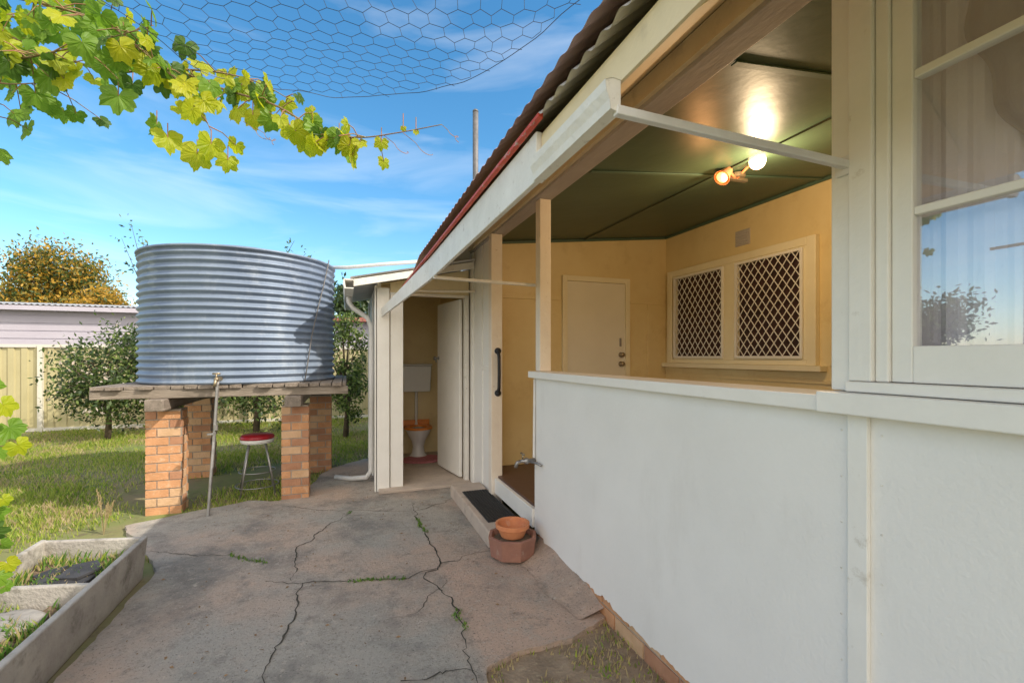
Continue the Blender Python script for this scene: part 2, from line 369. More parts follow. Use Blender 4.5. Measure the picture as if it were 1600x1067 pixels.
w = MB()
def sash(y0, y1, z0, z1):
    w.box(1.272, 1.31, y0, y0+.045, z0, z1); w.box(1.272, 1.31, y1-.045, y1, z0, z1)
    w.box(1.272, 1.31, y0+.045, y1-.045, z0, z0+.088); w.box(1.272, 1.31, y0+.045, y1-.045, z1-.05, z1)
    for z in (1.748, 2.075): w.box(1.276, 1.306, y0+.045, y1-.045, z-.010, z+.010)
sash(.1, .749, 1.337, 2.358); sash(-.549, .098, 1.337, 2.358)
sa = w.build('window', 'white', house, bevel=.003)
for y0, y1 in ((.145, .704), (-.504, .053)):
    MB().box(1.288, 1.291, y0, y1, 1.425, 2.308).build('pane', 'glass', sa)
def wavy(x, y0, y1, z0, z1, amp, freq, name, m, par, edge=0):
    c = MB(); n = 200; pv = None
    for i in range(n+1):
        y = y0+(y1-y0)*i/n; xx = x+amp*math.sin(y*freq+math.sin(y*7))+amp*.4*math.sin(y*freq*2.3)
        ee = (i/n)**6*edge
        col = [(xx, y+ee*(.012*math.sin(z*30)+.01*math.sin(z*13)+.26*(z-1.9)), z) for z in [z0+(z1-z0)*k/40 for k in range(41)]]
        if pv:
            for k in range(40): c.face([pv[k], col[k], col[k+1], pv[k+1]])
        pv = col
    return c.build(name, m, par, smooth=True)
wavy(1.345, -.6, .565, 1.60, 2.5, .007, 70, 'curtain', 'curtain', house, 1)
wavy(1.372, -.6, .83, 1.3, 2.5, .004, 110, 'curtain', 'netcurtain', house)
w = MB(); w.box(1.7, 3.4, -1.45, -1.4, .3, 2.6); w.box(3.42, 3.46, -1.5, .8, .3, 2.6); w.box(1.4, 3.4, -1.5, .8, 2.6, 2.64); w.build('room_lining', 'darkroom', house)
w = MB(); w.box(1.38, 3.41, .84, .88, .3, 2.75); w.build('porch_side_wall', 'cream', house)
w = MB(); w.box(1.29, 3.41, .84, 4.3, .2, .32); w.build('porch_floor', 'floorwood', house)
w = MB(); w.box(1.255, 1.288, 3.05, 3.94, .17, .305); w.build('threshold', 'white', house, bevel=.003)
w = MB(); w.box(1.29, 3.47, 4.3, 4.36, .3, 2.9); w.build('porch_end_wall', 'cream', house)
w = MB(); w.box(3.41, 3.47, .8, 4.3, .3, 2.9); w.build('porch_back_wall', 'cream', house)
zc = lambda x: 2.53+(x-1.4)*.11
w = MB(); w.prismY([(1.371, zc(1.4)), (3.41, zc(3.41)), (3.41, zc(3.41)+.03), (1.371, zc(1.4)+.03)], .84, 4.3); w.build('porch_ceiling', 'green', house)
for y in (1.35, 2.45): MB().prismY([(1.40, zc(1.4)-.008), (3.41, zc(3.41)-.008), (3.41, zc(3.41)-.001), (1.40, zc(1.4)-.001)], y, y+.03).build('ceiling_batten', 'greentrim', house)
x = 2.35; MB().prismY([(x, zc(x)-.0105), (x+.03, zc(x+.03)-.0105), (x+.03, zc(x+.03)-.0085), (x, zc(x)-.0085)], .84, 4.3).build('ceiling_batten', 'green', house)
MB().prismY([(3.39, zc(3.4)-.022), (3.409, zc(3.4)-.022), (3.409, zc(3.4)), (3.39, zc(3.4))], .84, 4.3).build('cornice', 'greentrim', house)
MB().prismY([(1.42, zc(1.42)-.022), (3.38, zc(3.38)-.022), (3.38, zc(3.38)), (1.42, zc(1.42))], 4.28, 4.299).build('cornice', 'greentrim', house)
for bx_ in ((1.40, 2.09, 4.288, 4.2995, 1.98, 2.02), (2.93, 3.385, 4.288, 4.2995, 1.98, 2.02), (3.398, 3.4095, .84, 2.38, 2.02, 2.06), (3.398, 3.4095, 4.24, 4.285, 2.02, 2.06), (3.398, 3.4095, 2.385, 2.42, 1.33, 2.7), (3.16, 3.20, 4.288, 4.2995, .35, 1.978), (3.398, 3.4095, 1.0, 4.285, 1.19, 1.225)):
    MB().box(*bx_).build('wall_batten', 'cream', house, bevel=.002)
w = MB()
w.box(2.10, 2.155, 4.27, 4.2995, .32, 2.245); w.box(2.86, 2.915, 4.27, 4.2995, .32, 2.245); w.box(2.155, 2.86, 4.27, 4.2995, 2.19, 2.245)
w.build('door_frame', 'creamtrim', house, bevel=.003)
w = MB(); w.box(2.157, 2.858, 4.283, 4.299, .33, 2.188); dr = w.build('door', 'tread', house, bevel=.003)
for z in (1.42, 1.32):
    w = MB(); w.lathe([(.026, 0), (.028, .006), (.012, .012), (.012, .03), (.024, .036), (.026, .05), (.018, .06), (0, .062)], (2.80, 4.283, z), (0, -1, 0), 16); w.build('knob', 'brass', dr, smooth=True)
MB().box(2.785, 2.81, 4.276, 4.283, 1.51, 1.6).build('latch_plate', 'steel', dr, bevel=.002)
w = MB()
Y0, Y1, Z0, Z1 = 2.50, 4.22, 1.33, 2.335
w.box(3.365, 3.4095, Y0, Y0+.075, Z0, Z1); w.box(3.365, 3.4095, Y1-.075, Y1, Z0, Z1); w.box(3.365, 3.4095, Y0+.075, Y1-.075, Z1-.065, Z1); w.box(3.365, 3.4095, Y0+.075, Y1-.075, Z0, Z0+.04)
w.box(3.365, 3.4095, 3.285, 3.385, Z0+.04, Z1-.065)
w.box(3.33, 3.4095, Y0-.06, Y1+.05, 1.285, 1.329)
for (a, bb) in ((2.62, 3.245), (3.425, 4.08)):
    w.box(3.37, 3.4095, a-.045, a-.001, 1.37, 2.27); w.box(3.37, 3.4095, bb+.001, bb+.04, 1.37, 2.27); w.box(3.37, 3.4095, a, bb, 2.236, 2.27); w.box(3.37, 3.4095, a, bb, 1.37, 1.404)
sw = w.build('security_window', 'creamtrim', house, bevel=.004)
for (a, bb) in ((2.62, 3.245), (3.425, 4.08)):
    z0, z1 = 1.405, 2.235
    MB().box(3.395, 3.402, a, bb, z0, z1).build('blind', 'redblind', sw)
    w = MB(); fx = (3.350, 3.366)
    w.box(*fx, a-.02, a, z0-.02, z1+.02); w.box(*fx, bb, bb+.02, z0-.02, z1+.02); w.box(*fx, a, bb, z1, z1+.02); w.box(*fx, a, bb, z0-.02, z0)
    W = .078; Hh = .105; sl = Hh/W
    def clipseg(y, sgn):
        pts = []
        for Yq in (a, bb):
            z = z0+sgn*sl*(Yq-y)
            if z0 <= z <= z1: pts.append((Yq, z))
        for zq in (z0, z1):
            Yq = y+sgn*(zq-z0)/sl
            if a < Yq < bb: pts.append((Yq, zq))
        return pts
    for k in range(-12, 24):
        for sgn in (1, -1):
            p = clipseg(a+k*W, sgn)
            if len(p) >= 2: w.bar((3.357+.001*sgn, p[0][0], p[0][1]), (3.357+.001*sgn, p[1][0], p[1][1]), .004, .0068)
    w.build('security_screen', 'white', sw)
w = MB()
for k in range(5): w.box(3.392, 3.3995, 3.155, 3.285, 2.427+k*.024, 2.440+k*.024)
w.box(3.40, 3.4095, 3.14, 3.30, 2.415, 2.555); w.build('wall_vent', 'beam', house)
w = MB(); w.box(1.27, 1.30, 4.031, 9, .03, 2.51); w.box(1.30, 6.7, 8.95, 9, 0, 2.6); w.box(6.65, 6.7, -1.5, 8.95, 0, 2.6); w.box(1.46, 6.65, -1.5, -1.46, 0, 2.6); w.build('outer_wall', 'fibro', house)
for bx_ in ((1.258, 1.2695, 4.36, 4.40, .04, 2.5), (1.252, 1.2695, 4.70, 4.79, .04, 2.5), (1.258, 1.2695, 4.031, 4.359, 1.27, 1.31)): MB().box(*bx_).build('cover_strip', 'white', house, bevel=.002)
def corr(mb, x0f, x1, ya, yb, zoff, amp, pitch, mi=0, per=8, rl=ROOF):
    n = int((yb-ya)/pitch*per); pv = None
    for i in range(n+1):
        y = ya+(yb-ya)*i/n; zz = amp*math.sin(2*math.pi*y/pitch); x0 = x0f(y)
        c = ((x0, y, rl(x0)+zoff+zz), (x1, y, rl(x1)+zoff+zz))
        if pv: mb.face([pv[0], c[0], c[1], pv[1]], mi)
        pv = c
eave = lambda y: (.487+.003*noise.noise(Vector((y*5, 0, 0)))) if y < 3.3 else .487+.14*(y-3.3)/1.45
r = MB(); corr(r, eave, 4.0, -1.6, 4.75, .002, .0045, .076); corr(r, lambda y: 1.15, 4.0, 4.75, 9.1, .002, .0045, .076)
r.face([(4, -1.6, 5.09), (4, 9.1, 5.09), (7.3, 9.1, 2.3), (7.3, -1.6, 2.3)])
r.build('roof', 'roof', house)
r = MB(); corr(r, lambda y: .512+.004*noise.noise(Vector((int(y/.35)*3.3, 1, 0))), .8, .3, 1.5, -.055, .008, .07, per=10); r.build('under_sheet', 'galv', house)
r = MB(); r.hexa([(.512, 1.2, 2.084), (.528, 1.2, 2.080), (.528, 4.6, 2.080), (.512, 4.6, 2.084), (.512, 1.2, 2.096), (.528, 1.2, 2.096), (.528, 4.6, 2.096), (.512, 4.6, 2.096)])
r.build('red_edge', 'red', house, bevel=.002)
for y in (8.98, -1.48): MB().prismY([(1.3, 2.6), (6.7, 2.6), (4, 5.05), (1.3, 2.75)], y, y+.01).build('gable_wall', 'fibro', house)
sf = MB(); sf.prismY([(.556, 2.06), (1.25, 2.645), (1.25, 2.66), (.556, 2.075)], -1.5, 4.79); sf.box(.552, .560, -1.5, 1.268, 1.99, 2.062); sf.build('soffit', 'soffit', house)
for y in (.95, 2.1, 3.2): MB().prismY([(.6, 2.085), (1.24, 2.625), (1.24, 2.635), (.6, 2.095)], y, y+.03).build('soffit_batten', 'soffit', house)
MB().box(1.225, 1.249, -1.5, 4.79, 2.53, 2.62).build('beam_facing', 'soffit', house)
fb = MB(); fb.box(.536, .556, 1.27, 3.2, 1.93, 2.078)
fb.hexa([(.536, 3.2, 1.93), (.556, 3.2, 1.93), (.345, 4.8, 1.80), (.325, 4.8, 1.80), (.536, 3.2, 2.078), (.556, 3.2, 2.078), (.345, 4.8, 1.885), (.325, 4.8, 1.885)])
fb.build('fascia', 'oldwhite', house, bevel=.003)
gt = MB()
prof = [(.551, 1.99), (.53, 1.992), (.512, 1.985), (.514, 1.965), (.522, 1.945), (.525, 1.925), (.551, 1.92)]
for k in range(len(prof)-1):
    gt.face([(prof[k][0], .84, prof[k][1]), (prof[k+1][0], .84, prof[k+1][1]), (prof[k+1][0], 1.265, prof[k+1][1]), (prof[k][0], 1.265, prof[k][1])])
gt.face([(x, .842, z) for x, z in prof]); gt.face([(x, 1.265, z) for x, z in reversed(prof)])
gt.build('gutter', 'oldwhite', house)
for (y, xf) in ((.845, 1.262), (3.03, 1.27)):
    a = MB(); a.bar((.54, y, 1.925), (xf, y, 1.91), .018, .020); a.build('awning_arm', 'pvc', house, bevel=.002)
w = MB(); w.box(1.25, 1.2615, .835, .875, 1.885, 1.935); w.build('arm_bracket', 'pvc', house, bevel=.002)
w = MB(); w.prismY([(.70, 2.22), (1.27, 2.36), (1.27, 2.74), (.70, 2.27)], 4.80, 4.83); w.build('gable_infill', 'fibro', house)
w = MB(); w.tube([(1.285, 3.925, 1.08), (1.285, 3.905, 1.12), (1.285, 3.90, 1.26), (1.285, 3.905, 1.40), (1.285, 3.925, 1.44)], .015, 10)
for z in (1.07, 1.45): w.lathe([(.03, 0), (.03, .012), (.016, .022), (.014, .03)], (1.285, 3.9445, z), (0, -1, 0), 14)
w.build('pull_handle', 'black', house, smooth=True)
# wall tap
t = thing('garden_tap', 'brass garden tap on the wall corner below the porch sill', 'tap', (1.27, 3.0, .62))
w = MB(); w.tube([(1.262, 3.02, 1.24), (1.258, 3.02, .9), (1.256, 3.02, .68)], .009, 8); w.build('pipe', 'pvc', t)
w = MB(); w.lathe([(.016, 0), (.016, .05), (.022, .052), (.022, .075), (.012, .08), (.012, .11)], (1.262, 3.02, .66), (-1, 0, 0), 12)
w.tube([(1.16, 3.02, .66), (1.13, 3.02, .655), (1.115, 3.02, .62)], .012, 10); w.tube([(1.20, 3.02, .66), (1.25, 2.95, .655), (1.25, 2.88, .655)], .009, 8); w.build('tap_body', 'steel', t, smooth=True)
w = MB(); w.tube([(1.17, 3.02, .67), (1.17, 3.02, .71)], .006, 8); w.tube([(1.17, 2.99, .712), (1.17, 3.05, .712)], .007, 8); w.build('tap_handle', 'brass', t, smooth=True)
p = at(743, 170, 8.0); t = MB(); t.tube([(p.x, p.y, 3.3), (p.x, p.y, 5.66)], .05, 14); t.lathe([(.052, 0), (.05, .03), (.03, .05), (0, .055)], (p.x, p.y, 5.662)); 
tag(t.build('flue_pipe', 'dark_steel', smooth=True), 'thin dark steel pipe standing up behind the house roof against the sky', 'pipe')
# ceiling spot lamp
base = Vector((2.50, 2.42, zc(2.5)-.012))
lt = thing('ceiling_spotlight', 'twin lit spotlight fixed to the green porch ceiling', 'lamp', base)
w = MB(); w.lathe([(.06, 0), (.06, -.015), (.05, -.025), (0, -.026)], base, n=20); w.bar(base+Vector((-.09, 0, -.03)), base+Vector((.09, 0, -.03)), .03, .02); w.build('base', 'brass', lt)
for px, py, dd, dirv in ((1183, 252, 2.9, (-.45, -.75, -.35)), (1128, 278, 2.98, (-.75, -.1, -.75))):
    c = at(px, py, dd); dv = Vector(dirv).normalized()
    w = MB(); w.tube([base+Vector((0, 0, -.03)), c-dv*.09], .009, 8)
    w.lathe([(.022, -.1), (.03, -.085), (.034, -.05), (.05, 0), (.052, .004), (.047, 0)], c, dv, 20, cap=False); hd = w.build('lamp_head', 'terra', lt, smooth=True)
    w = MB(); big = px > 1150
    w.lathe([(.0, -.04), (.044, -.005), (.05, .01), (.042, .028), (.025, .04), (0, .045)] if big else [(.0, -.05), (.036, -.01), (.036, .0), (.02, .01), (0, .012)], c, dv, 20); w.build('bulb', 'bulb' if big else 'bulbdim', hd, smooth=True)
    L_ = bpy.data.lights.new('lamp_light', 'POINT'); L_.energy = 22 if big else 6; L_.color = (1, .73, .43) if big else (1, .45, .16); L_.shadow_soft_size = .06; L_.specular_factor = .15
    lo = bpy.data.objects.new('lamp_light', L_); COL.objects.link(lo); lo.location = c+dv*.16+Vector((0, 0, -.12))
# step, mat, pots
w = MB(); w.box(.95, 1.253, 3.13, 3.76, .031, .15); w.box(.952, 1.253, 3.768, 4.42, .031, .148); st = tag(w.build('concrete_step', 'stepc', bevel=.012), 'low concrete step below the open porch doorway', 'step')
w = MB(); w.box(1.0, 1.235, 3.30, 4.12, .152, .158)
for i in range(9):
    for j in range(27): w.lathe([(.009, 0), (.009, .006), (.005, .006)], (1.018+i*.0248, 3.325+j*.0298, .158), n=6)
tag(w.build('door_mat', 'black'), 'black rubber mat lying on the concrete step', 'mat')
pc = Vector((1.07, 2.955, .05))
t = thing('hexagonal_planter', 'dusty red many sided planter on the ground beside the step', 'planter', pc)
w = MB(); n = 8; w.lathe([(.155, 0), (.168, .10), (.175, .135), (.15, .137), (.135, .10), (0, .10)], pc, n=n); w.build('planter_body', 'redclay', t, bevel=.004)
w = MB(); w.lathe([(.136, .0), (.1, .008), (0, .014)], pc+Vector((0, 0, .105)), n=16); w.build('soil', 'soil', t)
w = MB(); q = pc+Vector((0, 0, .122)); w.lathe([(.08, 0), (.104, .06), (.116, .062), (.118, .092), (.105, .092), (.1, .065), (.075, .025), (0, .02)], q, n=36)
tag(w.build('terracotta_pot', 'terra', smooth=False, bevel=.002), 'small terracotta pot sitting inside the many sided red planter', 'pot')
# ------------------------------------------------------------ outhouse
oh = thing('outhouse', 'narrow white outdoor toilet building with open doorway joined to the house wall', 'outhouse', (.78, 5.6, 0))
OR = lambda x: 2.15+(x-.05)*.21
w = MB(); w.box(.29, .325, 4.85, 6.5, .02, 2.16); w.box(.29, 1.268, 6.5, 6.54, .02, 2.16); w.build('wall', 'fibro', oh)
for bx_ in ((.275, .41, 4.825, 4.849, .03, 2.1), (.265, .289, 4.825, 4.93, .03, 2.12), (.27, .289, 5.5, 5.55, .03, 2.12), (.27, .289, 6.44, 6.5, .03, 2.12), (.42, .548, 4.84, 4.90, .03, 2.06)):
    MB().box(*bx_).build('corner_board', 'white', oh, bevel=.003)
w = MB(); w.box(.335, 1.245, 6.46, 6.495, .06, 2.3); w.box(.327, .345, 4.91, 6.46, .06, 2.15); w.box(1.24, 1.265, 4.92, 6.46, .06, 2.35); w.prismY([(.3, 2.13), (1.26, 2.33), (1.26, 2.35), (.3, 2.15)], 4.9, 6.5); w.build('lining', 'cream', oh)
w = MB(); w.prismY([(.42, 2.062), (1.25, 2.062), (1.25, 2.34), (.42, 2.16)], 4.85, 4.89); w.build('header', 'soffit', oh)
MB().box(.55, 1.2, 4.835, 4.90, 2.035, 2.06).build('top_rail', 'peach', oh); MB().tube([(.56, 4.78, 2.075), (1.25, 4.6, 2.075)], .012, 8).build('rod', 'peach', oh)
w = MB(); w.box(1.205, 1.249, 4.84, 4.92, .05, 2.06); w.build('jamb', 'oldwhite', oh, bevel=.003)
w = MB(); w.box(.30, 1.265, 4.72, 6.5, .032, .06); w.build('floor_slab', 'stepc', oh, bevel=.004)
r = MB(); n = int(2.1/.076*8); pv = None
for i in range(n+1):
    y = 4.58+2.1*i/n; zz = .008*math.sin(2*math.pi*y/.076); c = ((.03, y, OR(.03)+zz), (1.25, y, OR(1.25)+zz))
    if pv: r.face([pv[0], c[0], c[1], pv[1]])
    pv = c
r.build('roof', 'galv', oh)
r = MB(); r.hexa([(.06, 4.60, OR(.06)-.085), (1.24, 4.60, OR(1.24)-.085), (1.24, 4.62, OR(1.24)-.085), (.06, 4.62, OR(.06)-.085), (.06, 4.60, OR(.06)-.016), (1.24, 4.60, OR(1.24)-.016), (1.24, 4.62, OR(1.24)-.016), (.06, 4.62, OR(.06)-.016)]); r.build('barge_board', 'oldwhite', oh, bevel=.003)
r = MB(); r.prismY([(.07, OR(.07)-.035), (1.24, OR(1.24)-.035), (1.24, OR(1.24)-.028), (.07, OR(.07)-.028)], 4.625, 4.85); r.build('eave_lining', 'soffit', oh)
r = MB(); r.prismY([(.06, 2.13), (-.03, 2.13), (-.035, 2.08), (-.02, 2.04), (.06, 2.04), (.06, 2.05), (-.01, 2.05), (-.02, 2.12), (.06, 2.12)], 4.57, 6.7); r.build('gutter', 'oldwhite', oh)
r = MB(); r.tube([(.015, 5.2, 2.05), (.02, 5.2, 1.98), (.06, 5.2, 1.92), (.21, 5.2, 1.82), (.245, 5.2, 1.72), (.245, 5.2, .16), (.2, 5.22, .09), (.05, 5.35, .055), (-.12, 5.5, .05)], .026, 12); r.build('downpipe', 'pvc', oh, smooth=True)
w = MB(); m = Matrix.Translation((1.2, 4.94, 0)) @ Matrix.Rotation(R(100), 4, 'Z')
bx = [(0, 0), (.68, 0), (.68, .035), (0, .035)]
c = [m@Vector((x, y, z)) for z in (.075, 2.03) for x, y in bx]; w.hexa(c); dr = w.build('door', 'white', oh, bevel=.004)
w = MB(); q = m@Vector((.64, .035, 1.38)); w.lathe([(.022, 0), (.01, .006), (.01, .035), (.024, .042), (.022, .06), (0, .064)], q, (-1, -.18, 0), 14); w.tube([q+Vector((-.03, 0, 0)), q+Vector((-.035, -.02, -.05))], .007, 6); w.build('knob', 'steel', dr, smooth=True)
tp = Vector((.90, 6.2, .06))
t = thing('toilet', 'white ceramic toilet with orange seat inside the outhouse', 'toilet', tp)
w = MB(); w.lathe([(.13, 0), (.125, .02), (.09, .06), (.08, .14), (.10, .22), (.15, .30), (.18, .36), (.185, .375), (.15, .375), (.12, .3), (.05, .22), (0, .21)], tp, n=32, sx=.95, sy=1.15); w.build('bowl', 'ceramic', t, smooth=True)
w = MB(); w.lathe([(.12, .378), (.195, .378), (.2, .39), (.195, .405), (.13, .405), (.12, .378)], tp, n=32, sx=.95, sy=1.15, cap=False); w.obox(tp+Vector((0, .2, .42)), (.36, .03, .1)); w.build('seat', 'orange', t, smooth=False, bevel=.004)
w = MB(); w.prismY([(.72, .92), (1.08, .92), (1.10, 1.27), (.70, 1.27)], 6.30, 6.458); w.box(.69, 1.11, 6.285, 6.459, 1.272, 1.30); w.build('cistern', 'ceramic', t, bevel=.02)
w = MB(); w.tube([(.9, 6.38, .92), (.9, 6.4, .5), (.9, 6.34, .40)], .02, 12); w.build('flush_pipe', 'ceramic', t, smooth=True)
w = MB(); w.tube([(.73, 6.42, .96), (.66, 6.43, .96), (.64, 6.43, .7)], .007, 8); w.build('supply_pipe', 'steel', t, smooth=True)
w = MB(); w.lathe([(.3, 0), (.31, .012), (.28, .022), (0, .024)], (.93, 5.98, .061), n=36, sx=.95, sy=.7, fn=lambda a: 1+.03*math.sin(a*14)); tag(w.build('bath_mat', 'pink'), 'pink mat on the floor at the foot of the toilet', 'mat')
# ------------------------------------------------------------ tank and stand
st = thing('tank_stand', 'weathered timber platform on four orange brick piers under the water tank', 'stand', (-1.0, 5.6, 0))
for (x, y, ww, dp) in ((-1.53, 4.87, .27, .19), (-.47, 4.87, .24, .2), (-1.62, 6.2, .27, .24), (-.30, 6.0, .24, .24)):
    b = MB(); bricks(b, x-ww/2, x+ww/2, y, y+dp, 0, .93, bl=.17, bh=.066, mj=.011); b.build('brick_pier', BM, st)
for x in (-1.53, -.47): MB().obox((x, 5.6, .985), (.14, 1.9, .10)).build('bearer', 'timber', st, bevel=.008)
w = MB(); x = -2.0; 
while x < -.02:
    wd = random.uniform(.09, .13); x1 = min(x+wd, 0.0)
    w.box(x, x1-.008, 4.74+random.uniform(-.03, .02), 6.55+random.uniform(-.04, .04), 1.115, 1.148+random.uniform(-.005, .004)); x = x1
w.build('deck', 'timber', st, bevel=.003)
for c, sz in (((-1.0, 4.775, 1.075), (2.02, .05, .075)), ((-1.0, 6.4, 1.075), (2.0, .06, .075)), ((-1.0, 5.6, 1.075), (1.9, .08, .075))): MB().obox(c, sz).build('edge_beam', 'timberx', st, bevel=.006)
tc = Vector((-1.04, 5.62, 1.15)); tr = .895
tk = thing('water_tank', 'round corrugated galvanised rainwater tank on the timber stand', 'tank', tc)
w = MB(); ribs = 18; Ht = 1.235; prof = []
for i in range(ribs*12+1):
    z = Ht*i/(ribs*12); prof.append((tr+.0125*math.sin(2*math.pi*i/12), z))
w.lathe(prof, tc, n=160, cap=False, fn=lambda a: 1+.0025*math.sin(5*a)+.0015*math.sin(11*a+1)); tw = w.build('tank_wall', 'tank', tk, smooth=True)
w = MB(); w.lathe([(tr+.016, 1.225), (tr+.022, 1.236), (tr+.016, 1.247), (tr-.02, 1.25), (.5, 1.335), (.15, 1.405), (0, 1.41)], tc, n=96); w.build('tank_roof', 'tank', tk, smooth=True)
def onT(px, z, off=.03):
    t_ = (px-800)/F; dx = t_*K+S; dy = -t_*S+K; dv = Vector((dx, dy)); c2 = Vector((tc.x, tc.y))
    A = dv.dot(dv); B = -2*dv.dot(c2); Cq = c2.dot(c2)-(tr+off)**2; D = max(0, B*B-4*A*Cq)
    l = (-B-math.sqrt(D))/(2*A); return Vector((dx*l, dy*l, z))
w = MB(); w.tube([onT(476, 1.15), onT(480, 1.3), onT(487, 1.6), onT(497, 1.9), onT(506, 2.15), onT(512, 2.35), onT(514, 2.43)], .006, 6); w.build('cable', 'dark_steel', tk, smooth=True)
w = MB(); a = onT(343, 1.2, 0); 
dv = (Vector((tc.x, tc.y, 1.2))-a).normalized(); w.lathe([(.024, -.02), (.024, .0), (.015, .01), (.015, .07), (.02, .075), (.02, .1), (.01, .11)], a, -dv, 12); e = a-dv*.09
w.tube([e, e-dv*.03+Vector((0, 0, -.01)), e-dv*.045+Vector((0, 0, -.06))], .013, 10); w.tube([e, e+Vector((0, 0, .05))], .007, 8); w.tube([e+Vector((-.03, 0, .05)), e+Vector((.03, 0, .05))], .008, 8); w.build('tank_tap', 'brass', tk, smooth=True)
bp = G(325, 806, .03); w = MB(); w.tube([bp, at(334, 690, 4.02), at(340, 600, 4.05)], .013, 10); w.lathe([(.018, 0), (.018, .05)], at(337, 672, 4.02), n=10); w.obox(at(329, 678, 3.98), (.05, .025, .015))
w.tube([at(340, 604, 4.05), at(341, 592, 4.06), at(343, 586, 4.25)], .012, 8)
tag(w.build('stand_pipe', 'steel', smooth=False), 'thin upright metal water pipe in front of the tank stand', 'pipe')
w = MB(); w.tube([at(655, 409, 4.95), at(600, 413, 4.9), at(545, 418, 4.95), at(500, 418, 5.3)], .02, 12); tag(w.build('feed_pipe', 'pvc', smooth=True), 'slim pale pipe running from the outhouse roof to the top of the tank', 'pipe')
sp = Vector((-.86, 5.28, 0)); sl = thing('bar_stool', 'metal legged stool with red and white round seat under the tank stand', 'stool', sp)
w = MB(); w.lathe([(.0, .525), (.145, .525), (.155, .54), (.155, .565)], sp, n=32); w.build('seat_band', 'ceramic', sl)
w = MB(); w.lathe([(.155, .566), (.158, .58), (.145, .605), (.08, .615), (0, .616)], sp, n=32); w.build('seat', 'redvinyl', sl, smooth=True)
for k in range(4):
    a = math.pi/4+k*math.pi/2+.2; dx, dy = math.cos(a), math.sin(a)
    MB().tube([sp+Vector((dx*.1, dy*.1, .53)), sp+Vector((dx*.22, dy*.22, 0))], .009, 8).build('leg', 'steel', sl, smooth=True)
for rr, z in ((.165, .24), (.195, .1)):
    MB().tube([sp+Vector((rr*math.cos(k*math.pi/12), rr*math.sin(k*math.pi/12), z)) for k in range(25)], .005, 6).build('foot_ring', 'steel', sl, smooth=True)
# ------------------------------------------------------------ trough
tr0 = thing('concrete_trough', 'old double concrete wash trough used as a planter at the path edge', 'trough', (-1.5, 2.85, 0))
X0, X1, Ya, Yb, zt = -1.78, -1.18, 2.15, 3.50, .27
SK = lambda x, y: y+(X1-x)*.25
w = MB(); th = .035
def hx(x0, x1, y0, y1, z0, z1, tb=0):
    w.hexa([(x0+tb, SK(x0, y0), z0), (x1+tb, SK(x1, y0), z0), (x1+tb, SK(x1, y1), z0), (x0+tb, SK(x0, y1), z0), (x0, SK(x0, y0), z1), (x1, SK(x1, y0), z1), (x1, SK(x1, y1), z1), (x0, SK(x0, y1), z1)])
hx(X1-th, X1, Ya, Yb, .0, zt, -.03); hx(X0, X0+th, Ya, Yb, 0, zt, .03)
for y in (Ya, (Ya+Yb)/2+.02, Yb-th): hx(X0+th-.004, X1-th+.004, y+.001, y+th-.001, 0, zt-.003)
w.build('tub', 'conc', tr0, bevel=.008)
w = MB(); N_ = 26
for (ya_, yb_) in ((Ya+th, 2.845), (2.89, Yb-th)):
    gr = [[(X0+th+(X1-X0-2*th)*i/N_, SK(X0+th+(X1-X0-2*th)*i/N_, ya_+(yb_-ya_)*j/N_), .15+.04*noise.noise(Vector((i*.3, j*.3, ya_)))+.012*noise.noise(Vector((i*1.3, j*1.3, ya_)))) for j in range(N_+1)] for i in range(N_+1)]
    for i in range(N_):
        for j in range(N_): w.face([gr[i][j], gr[i+1][j], gr[i+1][j+1], gr[i][j+1]])
w.build('soil', 'soil', tr0, smooth=True)
def chunk(name, c, r, h, m, label, cat, n=7, rot=(0, 0, 0), sx=1, group=None):
    w = MB(); rs = [random.uniform(.75, 1.1) for _ in range(n)]
    e = Euler(rot).to_matrix(); c = Vector(c)
    top = [c+e@Vector((sx*r*rs[k]*math.cos(2*math.pi*k/n), r*rs[k]*math.sin(2*math.pi*k/n), h/2)) for k in range(n)]
    bot = [c+e@Vector((sx*r*rs[k]*math.cos(2*math.pi*k/n), r*rs[k]*math.sin(2*math.pi*k/n), -h/2)) for k in range(n)]
    w.face(top); w.face(bot[::-1])
    for k in range(n): w.face([bot[k], bot[(k+1) % n], top[(k+1) % n], top[k]])
    return tag(w.build(name, m, bevel=.004), label, cat, group)
chunk('slate_piece', (-1.45, 3.20, .18), .13, .016, 'slate', 'large dark slate piece lying lowest in the far half of the trough', 'slate', 6, (.1, .06, .4), 1.2)
chunk('slate_piece', (-1.40, 3.24, .20), .10, .014, 'slate', 'dark slate piece on top of the larger one in the trough', 'slate', 5, (.05, -.12, 1.2), 1.2)
chunk('slate_piece', (-1.56, 3.28, .195), .08, .012, 'slate', 'smallest dark slate piece at the left of the trough slates', 'slate', 5, (-.1, .15, 2), 1)
w = MB(); w.lathe([(.10, -.03), (.14, -.01), (.15, .008), (.135, .022), (.08, .028), (0, .03)], (-1.50, 2.74, .165), n=28, sx=1.1, fn=lambda a: 1+.05*math.sin(3*a)+.04*math.sin(5*a+1)); tag(w.build('flat_stone', 'stone', smooth=True), 'pale flat round stone in the near half of the trough', 'stone')
